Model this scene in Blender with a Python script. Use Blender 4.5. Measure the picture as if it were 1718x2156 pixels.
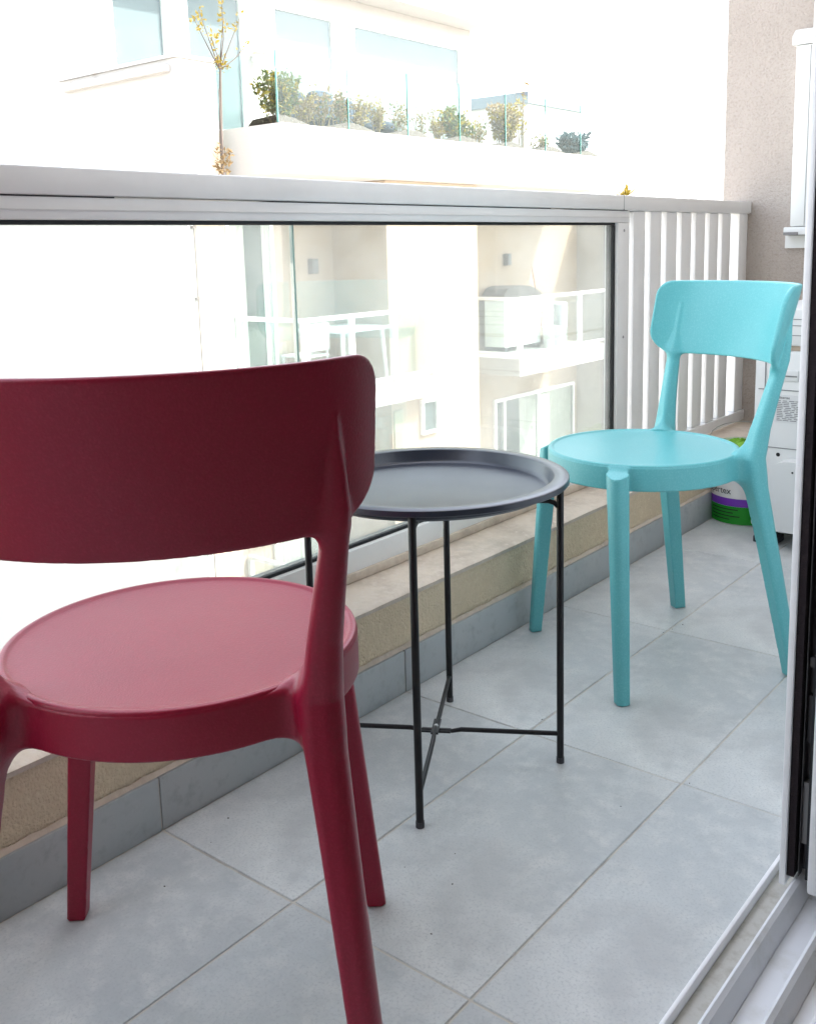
import bpy, bmesh, math, random
import numpy as np
from mathutils import Matrix, Vector

R_ = math.radians
scene = bpy.context.scene
for o in list(bpy.data.objects):
    bpy.data.objects.remove(o)
COL = scene.collection

# ------------------------------------------------------------------ camera
cam_d = bpy.data.cameras.new('camera')
cam = bpy.data.objects.new('camera', cam_d)
COL.objects.link(cam)
YAW, PITCH, ROLL = 0.674809, -0.172023, -0.024515
fw = Vector((-math.sin(YAW) * math.cos(PITCH), math.cos(YAW) * math.cos(PITCH), math.sin(PITCH)))
rt = Vector((math.cos(YAW), math.sin(YAW), 0))
up = rt.cross(fw)
r2 = math.cos(ROLL) * rt + math.sin(ROLL) * up
u2 = -math.sin(ROLL) * rt + math.cos(ROLL) * up
M = Matrix((r2, u2, -fw)).transposed().to_4x4()
M.translation = Vector((1.24264, 0.28252, 0.90145))
cam.matrix_world = M
cam_d.sensor_fit = 'VERTICAL'
cam_d.sensor_height = 36.0
cam_d.sensor_width = 36.0
cam_d.lens = 34.877
cam_d.shift_x = -33.14 / 2156
cam_d.shift_y = -198.44 / 2156
cam_d.clip_start = 0.02
cam_d.clip_end = 2000
scene.camera = cam

# ------------------------------------------------------------------ world, sun, exposure
SUN = Vector((0.50, 0.42, 0.76)).normalized()
w = bpy.data.worlds.new('World')
scene.world = w
w.use_nodes = True
nt = w.node_tree
nt.nodes.clear()
sky = nt.nodes.new('ShaderNodeTexSky')
sky.sky_type = 'NISHITA'
sky.sun_disc = False
sky.sun_elevation = math.asin(SUN.z)
sky.sun_rotation = math.atan2(SUN.x, SUN.y)
sky.air_density = 1.0
sky.dust_density = 3.0
sky.ozone_density = 1.0
bg = nt.nodes.new('ShaderNodeBackground')
bg.inputs['Strength'].default_value = 0.15
wo = nt.nodes.new('ShaderNodeOutputWorld')
hsv = nt.nodes.new('ShaderNodeHueSaturation')      # thin bright veil of high cloud over the whole sky
hsv.inputs['Saturation'].default_value = 0.40
hsv.inputs['Value'].default_value = 1.0
nt.links.new(sky.outputs[0], hsv.inputs['Color'])
nt.links.new(hsv.outputs[0], bg.inputs[0])
nt.links.new(bg.outputs[0], wo.inputs[0])

sd = bpy.data.lights.new('sun', 'SUN')
sd.energy = 2.0
sd.angle = R_(0.53)
sd.color = (1.0, 0.95, 0.88)
so = bpy.data.objects.new('sun', sd)
COL.objects.link(so)
so.rotation_euler = SUN.to_track_quat('Z', 'Y').to_euler()
so.location = (20, 14, 25)

scene.view_settings.view_transform = 'Standard'
scene.view_settings.look = 'None'
scene.view_settings.exposure = 3.15
scene.view_settings.gamma = 1.0
scene.view_settings.use_curve_mapping = False
scene.cycles.max_bounces = 10
scene.cycles.diffuse_bounces = 6
scene.cycles.transparent_max_bounces = 16

# ------------------------------------------------------------------ materials
def mat(name, col, rough=0.5, spec=0.5, metal=0.0, var=None, bump=None, bump2=None, rnd=0.0, rvar=0.0, coat=0.0):
    """var = list of (scale, colour2, lo, hi[, stretch]); bump = (scale, strength, distance)."""
    m = bpy.data.materials.new(name)
    m.use_nodes = True
    t = m.node_tree
    N, L = t.nodes, t.links
    b = N['Principled BSDF']
    b.inputs['Roughness'].default_value = rough
    b.inputs['Specular IOR Level'].default_value = spec
    b.inputs['Metallic'].default_value = metal
    b.inputs['Coat Weight'].default_value = coat
    b.inputs['Coat Roughness'].default_value = 0.28
    tc = N.new('ShaderNodeTexCoord')
    c = N.new('ShaderNodeRGB')
    c.outputs[0].default_value = (*col, 1)
    cur = c.outputs[0]
    vec = tc.outputs['Object']
    if rnd:
        oi = N.new('ShaderNodeObjectInfo')
        mp = N.new('ShaderNodeMapRange')
        mp.inputs['To Min'].default_value = 1 - rnd
        mp.inputs['To Max'].default_value = 1 + rnd
        L.new(oi.outputs['Random'], mp.inputs['Value'])
        mx = N.new('ShaderNodeVectorMath'); mx.operation = 'SCALE'
        L.new(cur, mx.inputs[0]); L.new(mp.outputs[0], mx.inputs['Scale'])
        cur = mx.outputs[0]
    for v in (var or []):
        sc, c2, lo, hi = v[:4]
        n = N.new('ShaderNodeTexNoise')
        n.inputs['Scale'].default_value = sc
        n.inputs['Detail'].default_value = 6
        n.inputs['Roughness'].default_value = 0.65
        vv = vec
        if len(v) > 4:
            mpg = N.new('ShaderNodeMapping')
            mpg.inputs['Scale'].default_value = v[4]
            L.new(vec, mpg.inputs[0]); vv = mpg.outputs[0]
        L.new(vv, n.inputs['Vector'])
        r = N.new('ShaderNodeMapRange')
        r.inputs['From Min'].default_value = lo
        r.inputs['From Max'].default_value = hi
        L.new(n.outputs['Fac'], r.inputs['Value'])
        mx = N.new('ShaderNodeMix'); mx.data_type = 'RGBA'
        L.new(r.outputs[0], mx.inputs['Factor'])
        L.new(cur, mx.inputs['A'])
        mx.inputs['B'].default_value = (*c2, 1)
        cur = mx.outputs['Result']
    L.new(cur, b.inputs['Base Color'])
    nrm = None
    for bp in (bump, bump2):
        if not bp:
            continue
        n = N.new('ShaderNodeTexNoise')
        n.inputs['Scale'].default_value = bp[0]
        n.inputs['Detail'].default_value = 4
        L.new(vec, n.inputs['Vector'])
        bn = N.new('ShaderNodeBump')
        bn.inputs['Strength'].default_value = bp[1]
        bn.inputs['Distance'].default_value = bp[2]
        L.new(n.outputs['Fac'], bn.inputs['Height'])
        if nrm is not None:
            L.new(nrm, bn.inputs['Normal'])
        nrm = bn.outputs[0]
    if nrm is not None:
        L.new(nrm, b.inputs['Normal'])
    if rvar:
        n = N.new('ShaderNodeTexNoise')
        n.inputs['Scale'].default_value = 14
        n.inputs['Detail'].default_value = 5
        L.new(vec, n.inputs['Vector'])
        r = N.new('ShaderNodeMapRange')
        r.inputs['To Min'].default_value = rough - rvar
        r.inputs['To Max'].default_value = rough + rvar
        L.new(n.outputs['Fac'], r.inputs['Value'])
        L.new(r.outputs[0], b.inputs['Roughness'])
    return m


def glass_mat(name, tint, refl=0.5, dirt=0.03, dscale=6.0):
    m = bpy.data.materials.new(name)
    m.use_nodes = True
    t = m.node_tree
    N, L = t.nodes, t.links
    N.clear()
    out = N.new('ShaderNodeOutputMaterial')
    tr = N.new('ShaderNodeBsdfTransparent'); tr.inputs[0].default_value = (*tint, 1)
    gl = N.new('ShaderNodeBsdfGlossy'); gl.inputs['Roughness'].default_value = 0.02
    fr = N.new('ShaderNodeFresnel'); fr.inputs['IOR'].default_value = 1.45
    mu = N.new('ShaderNodeMath'); mu.operation = 'MULTIPLY'; mu.inputs[1].default_value = refl
    L.new(fr.outputs[0], mu.inputs[0])
    m1 = N.new('ShaderNodeMixShader')
    L.new(mu.outputs[0], m1.inputs[0]); L.new(tr.outputs[0], m1.inputs[1]); L.new(gl.outputs[0], m1.inputs[2])
    df = N.new('ShaderNodeBsdfDiffuse'); df.inputs[0].default_value = (.75, .74, .70, 1)
    tl = N.new('ShaderNodeBsdfTranslucent'); tl.inputs[0].default_value = (.75, .74, .70, 1)
    ad = N.new('ShaderNodeMixShader'); ad.inputs[0].default_value = 0.5
    L.new(df.outputs[0], ad.inputs[1]); L.new(tl.outputs[0], ad.inputs[2])
    tc = N.new('ShaderNodeTexCoord')
    n = N.new('ShaderNodeTexNoise'); n.inputs['Scale'].default_value = dscale; n.inputs['Detail'].default_value = 8
    n.inputs['Roughness'].default_value = 0.7
    L.new(tc.outputs['Object'], n.inputs['Vector'])
    mr = N.new('ShaderNodeMapRange')
    mr.inputs['From Min'].default_value = 0.35; mr.inputs['From Max'].default_value = 0.75
    mr.inputs['To Min'].default_value = dirt * 0.4; mr.inputs['To Max'].default_value = dirt * 2.2
    L.new(n.outputs['Fac'], mr.inputs['Value'])
    m2 = N.new('ShaderNodeMixShader')
    L.new(mr.outputs[0], m2.inputs[0]); L.new(m1.outputs[0], m2.inputs[1]); L.new(ad.outputs[0], m2.inputs[2])
    L.new(m2.outputs[0], out.inputs[0])
    return m


def leaf_mat(name, c1, c2):
    m = mat(name, c1, 0.55, 0.3, var=[(9, c2, .35, .65)])
    m.node_tree.nodes['Principled BSDF'].inputs['Subsurface Weight'].default_value = 0.0
    t = m.node_tree
    N, L = t.nodes, t.links
    b = N['Principled BSDF']
    tl = N.new('ShaderNodeBsdfTranslucent')
    tl.inputs[0].default_value = (*c2, 1)
    ms = N.new('ShaderNodeMixShader'); ms.inputs[0].default_value = 0.35
    out = N['Material Output']
    L.new(b.outputs[0], ms.inputs[1]); L.new(tl.outputs[0], ms.inputs[2]); L.new(ms.outputs[0], out.inputs[0])
    return m


MT = {}
MT['tile'] = mat('porcelain_tile', (.435, .460, .468), .44, .5,
                 var=[(2.2, (.62, .63, .615), .36, .62), (5, (.335, .36, .37), .48, .72), (18, (.58, .585, .57), .50, .70), (2.9, (.46, .465, .46), .52, .68), (240, (.375, .395, .405), .50, .75)],
                 bump=(90, .14, .002), rnd=.07, rvar=.10)
MT['skirt'] = mat('skirting_tile', (.40, .435, .445), .5, .5, var=[(5, (.47, .49, .49), .4, .7), (40, (.33, .35, .36), .5, .75)],
                  bump=(90, .12, .002), rnd=.05)
MT['grout'] = mat('grout', (.56, .53, .47), .9, .2, var=[(30, (.42, .39, .34), .5, .75), (5, (.34, .32, .29), .52, .66)], bump=(160, .4, .002))
MT['stucco'] = mat('parapet_stucco', (.77, .64, .46), .95, .15,
                   var=[(4, (.68, .56, .39), .4, .7), (90, (.85, .73, .55), .5, .75), (1.3, (.66, .56, .41), .5, .65)],
                   bump=(210, .9, .006), bump2=(60, .35, .006))
MT['coping'] = mat('parapet_coping_cement', (.66, .57, .475), .9, .2,
                   var=[(9, (.48, .40, .33), .45, .7), (70, (.68, .60, .52), .5, .7), (3, (.45, .39, .33), .6, .75)], bump=(150, .5, .003))
MT['plaster'] = mat('end_wall_plaster', (.40, .355, .315), .95, .15, var=[(3, (.43, .385, .345), .4, .65), (120, (.33, .29, .255), .5, .7)],
                    bump=(170, .9, .005), bump2=(40, .3, .004))
MT['white_alu'] = mat('white_powder_coat', (.81, .81, .80), .38, .5, var=[(6, (.76, .76, .75), .45, .75)], bump=(300, .06, .001))
MT['white_frame'] = mat('white_lacquer', (.86, .86, .87), .32, .5, var=[(20, (.78, .78, .78), .5, .8)])
MT['sill_white'] = mat('sill_white', (.72, .73, .75), .35, .5, var=[(16, (.60, .60, .58), .52, .75), (70, (.35, .33, .30), .68, .80)])
MT['channel'] = mat('sill_channel_dusty', (.52, .51, .47), .7, .3, var=[(40, (.36, .33, .28), .5, .75)], bump=(200, .3, .001))
MT['gasket'] = mat('black_gasket', (.010, .011, .013), .6, .4)
MT['brush'] = mat('dark_brush_seal', (.022, .016, .018), .9, .2, bump=(500, .8, .002))
MT['dark_metal'] = mat('dark_grey_channel', (.045, .042, .045), .5, .5, var=[(30, (.08, .075, .075), .5, .75)])
MT['red'] = mat('burgundy_plastic', (.275, .0060, .031), .33, .40, var=[(2.5, (.235, .0055, .028), .4, .7), (330, (.33, .012, .042), .48, .72)], bump=(420, .24, .0012), rvar=.03)
MT['turq'] = mat('turquoise_plastic', (.115, .415, .435), .33, .40, var=[(2.5, (.10, .40, .42), .4, .7), (330, (.16, .48, .50), .48, .72)], bump=(420, .24, .0012), rvar=.03)
MT['black'] = mat('black_powder_coat', (.009, .009, .010), .38, .35, bump=(600, .12, .0008), rvar=.05)
MT['tray'] = mat('black_tray_enamel', (.016, .022, .038), .30, .5, rvar=.03, coat=.3)  # blue tint in the base colour stands in for reflected sky
MT['pail_white'] = mat('pail_white', (.72, .71, .70), .4, .5, var=[(25, (.6, .58, .55), .6, .8)])
MT['pail_purple'] = mat('pail_purple', (.16, .03, .40), .4, .5)
MT['pail_green'] = mat('pail_green', (.004, .26, .008), .4, .5)
MT['lime'] = mat('lime_cloth', (.20, .42, .05), .85, .2, bump=(60, .5, .01))
MT['ink'] = mat('black_ink', (.02, .02, .02), .6, .3)
MT['ink_grey'] = mat('grey_ink', (.22, .22, .22), .6, .3)
MT['wire'] = mat('steel_wire', (.35, .35, .35), .35, .5, metal=.9)
MT['ac'] = mat('unit_enamel', (.70, .70, .69), .42, .5, var=[(6, (.63, .63, .61), .5, .75)])
MT['ac_gap'] = mat('unit_gap', (.45, .36, .28), .7, .3)
MT['rubber'] = mat('grey_rubber', (.06, .06, .065), .8, .3, bump=(200, .3, .002))
MT['trunk'] = mat('pvc_trunking', (.70, .72, .70), .4, .5)
MT['paper'] = mat('label_paper', (.66, .66, .66), .6, .3)
MT['wood'] = mat('raw_wood', (.55, .42, .28), .7, .3)
MT['crumb'] = mat('dirt_crumb', (.05, .04, .03), .9, .1)
MT['room'] = mat('room_paint', (.62, .60, .57), .9, .2)
MT['room_floor'] = mat('room_floor', (.40, .37, .33), .5, .4)
MT['cream'] = mat('cream_render', (.37, .305, .235), .95, .15, var=[(1.2, (.40, .335, .265), .4, .7), (14, (.32, .26, .20), .55, .75)], bump=(60, .3, .01))
MT['bwhite'] = mat('white_render', (.41, .40, .38), .95, .15, var=[(.8, (.375, .365, .345), .5, .75)], bump=(40, .2, .01))
MT['oldwhite'] = mat('weathered_white_render', (.43, .42, .40), .95, .15,
                     var=[(.45, (.395, .385, .365), .45, .7), (2.6, (.27, .24, .20), .62, .80)], bump=(30, .25, .01))
MT['bframe'] = mat('building_white_metal', (.80, .80, .80), .45, .5)
MT['curtain'] = mat('curtain_cloth', (.55, .53, .48), .95, .1, var=[(5, (.66, .64, .60), .4, .65, (1, 9, .3))])
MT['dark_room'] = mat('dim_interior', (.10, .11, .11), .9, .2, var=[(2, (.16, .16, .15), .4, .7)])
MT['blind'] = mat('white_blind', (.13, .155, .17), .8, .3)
MT['pipe'] = mat('brown_downpipe', (.10, .08, .07), .6, .4, var=[(8, (.14, .12, .10), .5, .7)])
MT['olive'] = mat('olive_shutter', (.26, .26, .19), .7, .3)
MT['stone'] = mat('planter_gravel', (.085, .065, .058), .95, .1, var=[(30, (.05, .042, .038), .45, .7)], bump=(60, .8, .02))
MT['navy'] = mat('navy_fabric', (.016, .024, .036), .9, .2, var=[(9, (.04, .055, .075), .45, .7)], bump=(80, .4, .01))
MT['charcoal'] = mat('charcoal_cover', (.06, .06, .06), .85, .2, var=[(6, (.12, .12, .12), .45, .7)], bump=(12, .5, .03))
MT['redwood'] = mat('red_handle', (.35, .13, .10), .6, .3)
MT['tin'] = mat('galvanised_bin', (.35, .36, .37), .5, .5, var=[(3, (.45, .46, .46), .4, .7)])
MT['terracotta'] = mat('pale_pot', (.62, .52, .42), .9, .2)
MT['bark'] = mat('grey_bark', (.09, .075, .065), .95, .1, bump=(40, .5, .01))
MT['leaf_yellow'] = leaf_mat('yellow_leaf', (.16, .12, .015), (.22, .16, .02))
MT['leaf_green'] = leaf_mat('green_leaf', (.035, .055, .018), (.09, .10, .03))
MT['leaf_dry'] = leaf_mat('dry_leaf', (.13, .09, .045), (.19, .13, .06))
MT['leaf_blue'] = leaf_mat('blue_leaf', (.020, .035, .045), (.035, .06, .07))
MT['ground'] = mat('pale_paving', (.42, .39, .35), .95, .15, var=[(.4, (.34, .32, .29), .4, .7)])
MT['glass'] = glass_mat('balustrade_glass', (.92, .955, .94), .6, .12, 5.0)
MT['glass_edge'] = mat('glass_edge_green', (.05, .16, .14), .15, .6)
MT['joint'] = mat('pale_glass_joint', (.26, .42, .38), .2, .5)
MT['far_glass'] = glass_mat('terrace_glass', (.90, .95, .94), .04, .001, 2.0)
MT['window_glass'] = glass_mat('window_glass', (.88, .91, .90), .07, .015, 2.0)

# ------------------------------------------------------------------ mesh helpers
class MB:
    def __init__(s):
        s.v = []; s.f = []
    def add(s, vs, fs):
        k = len(s.v)
        s.v += [tuple(p) for p in vs]
        s.f += [tuple(i + k for i in f) for f in fs]
        return s
    def box(s, x0, x1, y0, y1, z0, z1, bev=0.0, seg=2):
        if bev <= 0:
            vs = [(x, y, z) for z in (z0, z1) for y in (y0, y1) for x in (x0, x1)]
            fs = [(0, 2, 3, 1), (4, 5, 7, 6), (0, 1, 5, 4), (1, 3, 7, 5), (3, 2, 6, 7), (2, 0, 4, 6)]
            return s.add(vs, fs)
        bm = bmesh.new()
        bmesh.ops.create_cube(bm, size=1)
        for v in bm.verts:
            v.co = Vector(((x0 + x1) / 2 + v.co.x * (x1 - x0), (y0 + y1) / 2 + v.co.y * (y1 - y0), (z0 + z1) / 2 + v.co.z * (z1 - z0)))
        bmesh.ops.bevel(bm, geom=list(bm.edges), offset=bev, segments=seg, affect='EDGES', profile=.5)
        bm.verts.index_update()
        s.add([v.co for v in bm.verts], [[v.index for v in f.verts] for f in bm.faces])
        bm.free()
        return s
    def prism(s, poly, axis, a, b):
        """poly: 2-D points extruded along axis (0,1,2) from a to b."""
        n = len(poly)
        def P(p, t):
            return {0: (t, p[0], p[1]), 1: (p[0], t, p[1]), 2: (p[0], p[1], t)}[axis]
        vs = [P(p, a) for p in poly] + [P(p, b) for p in poly]
        fs = [tuple(range(n))[::-1], tuple(range(n, 2 * n))] + [(i, (i + 1) % n, n + (i + 1) % n, n + i) for i in range(n)]
        return s.add(vs, fs)
    def tube(s, pts, rad, n=10, cap=True):
        pts = [Vector(p) for p in pts]
        if not hasattr(rad, '__len__'):
            rad = [rad] * len(pts)
        k = len(s.v)
        ref = None
        for i, p in enumerate(pts):
            d = (pts[min(i + 1, len(pts) - 1)] - pts[max(i - 1, 0)]).normalized()
            if ref is None:
                ref = Vector((0, 0, 1)) if abs(d.z) < .9 else Vector((1, 0, 0))
            a = d.cross(ref).normalized(); b = d.cross(a).normalized()
            ref = a.cross(d)
            for j in range(n):
                t = 2 * math.pi * j / n
                s.v.append(tuple(p + rad[i] * (math.cos(t) * a + math.sin(t) * b)))
        for i in range(len(pts) - 1):
            for j in range(n):
                s.f.append((k + i * n + j, k + i * n + (j + 1) % n, k + (i + 1) * n + (j + 1) % n, k + (i + 1) * n + j))
        if cap:
            s.f.append(tuple(range(k, k + n))[::-1])
            e = k + (len(pts) - 1) * n
            s.f.append(tuple(range(e, e + n)))
        return s
    def lathe(s, prof, c=(0, 0), n=64, a0=0.0, a1=2 * math.pi):
        full = abs(a1 - a0 - 2 * math.pi) < 1e-6
        k = len(s.v); m = n if full else n + 1
        for r, z in prof:
            for j in range(m):
                t = a0 + (a1 - a0) * j / n
                s.v.append((c[0] + r * math.cos(t), c[1] + r * math.sin(t), z))
        for i in range(len(prof) - 1):
            for j in range(n):
                q = (j + 1) % m
                s.f.append((k + i * m + j, k + i * m + q, k + (i + 1) * m + q, k + (i + 1) * m + j))
        return s
    def build(s, name, material, parent=None, smooth=None):
        me = bpy.data.meshes.new(name)
        me.from_pydata(s.v, [], s.f)
        bm = bmesh.new(); bm.from_mesh(me)
        bmesh.ops.recalc_face_normals(bm, faces=bm.faces)
        bm.to_mesh(me); bm.free()
        me.materials.append(MT[material] if isinstance(material, str) else material)
        o = bpy.data.objects.new(name, me)
        COL.objects.link(o)
        if parent is not None:
            o.parent = parent
        if smooth:
            me.shade_smooth()
            me.set_sharp_from_angle(angle=R_(smooth))
        return o


def box(name, material, parent, *b, bev=0.0, smooth=None):
    return MB().box(*b, bev=bev).build(name, material, parent, smooth or (40 if bev else None))


def empty(name, loc, label=None, cat=None, group=None, rz=0.0):
    o = bpy.data.objects.new(name, None)
    o.empty_display_size = .1
    COL.objects.link(o)
    o.location = loc
    o.rotation_euler = (0, 0, rz)
    if label:
        tag(o, label, cat, group)
    return o


def tag(o, label=None, cat=None, group=None, kind=None):
    if label: o['label'] = label
    if cat: o['category'] = cat
    if group: o['group'] = group
    if kind: o['kind'] = kind
    return o


# ================================================================== SETTING
# ground far below between the two buildings
g = MB().box(-400, 400, -400, 400, -7.4, -7.0).build('ground', 'ground')
tag(g, kind='structure')

# ---- balcony floor: grout bed + tiles, 0.605 x 0.305 m
W1, W2, XS = 0.3038, 0.6091, 0.812
Y0, LT, YE = 1.1372, 0.6054, 3.932
floor = box('balcony_floor', 'grout', None, -0.02, .815, -2.2, YE, -.18, -.0016)
tag(floor, kind='structure')
random.seed(4)
tmesh = {}
def tile_mesh(wx, wy):
    key = (round(wx, 4), round(wy, 4))
    if key not in tmesh:
        mb = MB().box(-wx / 2, wx / 2, -wy / 2, wy / 2, -.012, 0, bev=.0012, seg=1)
        me = bpy.data.meshes.new('floor_tile')
        me.from_pydata(mb.v, [], mb.f)
        bm = bmesh.new(); bm.from_mesh(me); bmesh.ops.recalc_face_normals(bm, faces=bm.faces); bm.to_mesh(me); bm.free()
        me.materials.append(MT['tile'])
        tmesh[key] = me
    return tmesh[key]
G = .0032
rows = [(.0105, W1), (W1, W2), (W2, XS)]
seams = [Y0 + LT * k for k in range(-5, 5)] + [YE]
for (xa, xb) in rows:
    for ya, yb in zip(seams[:-1], seams[1:]):
        a, b, c, d = xa + G / 2, xb - G / 2, ya + G / 2, yb - G / 2
        o = bpy.data.objects.new('tile', tile_mesh(b - a, d - c))
        COL.objects.link(o)
        o.parent = floor
        o.location = ((a + b) / 2, (c + d) / 2, random.uniform(-.0004, .0004))
        o.rotation_euler = (random.uniform(-.0008, .0008), random.uniform(-.0008, .0008), 0)

# ---- low parapet wall with skirting tiles
par = empty('parapet_wall', (-.12, .9, 0), 'low rough beige stuccoed parapet wall with grey skirting tiles under the white railing', 'wall')
def P_(o):
    """parent while keeping world coordinates of the mesh"""
    o.matrix_parent_inverse = Matrix.Translation(-Vector(o.parent.location))
    return o
ZP = .2105
# stucco body, front face slightly uneven
n_y, n_z = 260, 10
mb = MB()
rs = np.random.RandomState(3)
ys = np.linspace(-2.2, YE, n_y); zs = np.linspace(-.16, ZP - .012, n_z)
und = np.cumsum(rs.randn(n_y)) * .0004; und -= np.linspace(und[0], und[-1], n_y)
vs = []
for i, y in enumerate(ys):
    for j, z in enumerate(zs):
        vs.append((0.001 + und[i] * .3 + rs.randn() * .0006, y, z))
fs = [(i * n_z + j, (i + 1) * n_z + j, (i + 1) * n_z + j + 1, i * n_z + j + 1) for i in range(n_y - 1) for j in range(n_z - 1)]
mb.add(vs, fs)
mb.box(-.26, -.004, -2.2, YE, -.9, ZP - .013)
P_(mb.build('stucco_body', 'stucco', par, 60))
# smooth cement coping, ragged front lip
mb = MB()
vs = []
rag = np.convolve(rs.randn(n_y), np.ones(5) / 5, 'same')
for i, y in enumerate(ys):
    e = .006 + rag[i] * .0035
    chip = -.008 if 150 < i < 153 else 0
    vs += [(-.26, y, ZP - .012), (-.26, y, ZP - .002), (-.12, y, ZP), (e - .010 + chip, y, ZP - .001 + rag[i] * .0006), (e + chip, y, ZP - .006 + rag[i] * .001), (e - .003 + chip, y, ZP - .016 + rag[i] * .003)]
fs = [(i * 6 + j, (i + 1) * 6 + j, (i + 1) * 6 + j + 1, i * 6 + j + 1) for i in range(n_y - 1) for j in range(5)]
mb.add(vs, fs)
P_(mb.build('coping', 'coping', par, 50))
HS = .0895
for ya, yb in zip(seams[:-1], seams[1:]):
    P_(box('skirting_tile', 'skirt', par, .0022, .0102 + random.uniform(-.0006, .0006), ya + G / 2, yb - G / 2, -.001, HS + random.uniform(-.0012, .0012), bev=.001))
P_(MB().box(.0012, .0075, -2.2, YE, -.001, HS - .003).build('skirting_grout', 'grout', par))
# mortar fillet on top of the skirting
mb = MB(); vs = []
for i, y in enumerate(ys):
    e = rs.randn() * .0012
    vs += [(.0015, y, HS + .008 + e), (.007 + e * .4, y, HS + .0005)]
mb.add(vs, [(2 * i, 2 * i + 2, 2 * i + 3, 2 * i + 1) for i in range(n_y - 1)])
P_(mb.build('mortar_fillet', 'coping', par))

# ---- end wall and the rest of our own building
ew = box('end_wall', 'plaster', None, -.228, 1.2, YE, YE + .22, -3.5, 6.0)
tag(ew, 'beige textured plaster wall closing the far end of the balcony', 'wall')
fac = empty('facade_wall', (1.05, 2.5, 0), 'plastered house wall behind the open sliding door', 'wall')
P_(box('wall', 'plaster', fac, .95, 1.15, 2.35, YE - .002, -3.5, 2.62))
P_(box('wall', 'plaster', fac, .95, 1.15, -8.0, -1.6, -3.5, 2.62))
P_(box('wall', 'plaster', fac, .951, 1.149, -1.598, 2.348, 2.3, 2.618))
P_(box('wall', 'plaster', fac, .95, 6.0, -8.0, YE - .002, 2.86, 6.0))
cs = box('shading_ceiling', 'room', None, .12, 6.0, -8.0, YE - .003, 2.625, 2.855)  # unseen slab; its overhang depth is shaped to block part of the overhead light
tag(cs, kind='structure')
for nm, b_, mt in (('room_floor', (.985, 5.2, -4.0, YE - .3, -.2, -.003), 'room_floor'), ('room_wall', (5.2, 5.4, -4.0, YE - .3, -.2, 2.62), 'room'),
                   ('room_wall', (1.152, 5.2, -4.2, -4.002, -.2, 2.62), 'room'), ('room_wall', (1.152, 5.2, YE - .298, YE - .1, -.2, 2.62), 'room')):
    tag(box(nm, mt, None, *b_), kind='structure')
lw = box('near_end_wall', 'plaster', None, -.228, .948, -2.4, -2.202, -3.5, 2.62)
tag(lw, 'plaster wall at the near end of the balcony beyond the burgundy chair', 'wall')

# ================================================================== OPPOSITE APARTMENT BUILDING
XB, XP, XW = -7.105, -7.35, -8.33
bld = empty('apartment_building', (-8, 12, -7), 'cream and white apartment building with balconies and roof terrace opposite the railing', 'building')
def wallp(name, m, *b):
    return P_(box(name, m, bld, *b))
wallp('side_wing', 'oldwhite', -22, -7.92, 7.55, 8.09, -7, 3.0)
wallp('corner_face', 'cream', -7.919, -7.912, 7.63, 8.088, -7, 2.94)
wallp('main_wall', 'cream', -9.6, XW, 8.092, 17.0, -7, 1.748)
wallp('pier', 'cream', XW + .002, XP, 10.337, 12.38, -7, 1.746)
wallp('end_wing', 'bwhite', -9.6, XB, 17.002, 21, -7, 1.55)
wallp('terrace_slab', 'bwhite', -9.598, XB, 8.292, 16.12, 1.75, 2.294)
wallp('penthouse_wall', 'bwhite', -13, -9.2, 7.56, 14.85, 2.296, 4.5)
wallp('roof_slab', 'bwhite', -13.2, -8.7, 7.4, 15.2, 4.502, 4.75)
wallp('window_ledge', 'oldwhite', -10.08, -8.03, 7.47, 7.548, 2.86, 2.93)
wallp('wing_coping', 'oldwhite', -10.2, -7.90, 7.52, 8.11, 3.002, 3.04)
wallp('corner_trim', 'bwhite', -7.918, -7.89, 7.54, 7.62, -7, 2.95)
# brown downpipe with clips down the corner
mb = MB().tube([(-7.86, 7.60, 1.5), (-7.86, 7.60, -6.9)], .009, 8)
dp = P_(mb.build('downpipe', 'pipe', bld, 40))
for z in (1.15, .35, -.65, -1.65, -2.65, -3.4):
    c = MB().box(-7.89, -7.845, 7.575, 7.625, z, z + .03).build('pipe_clip', 'pipe', dp)

def sub(o, par_):
    o.parent = par_
    return o

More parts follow.
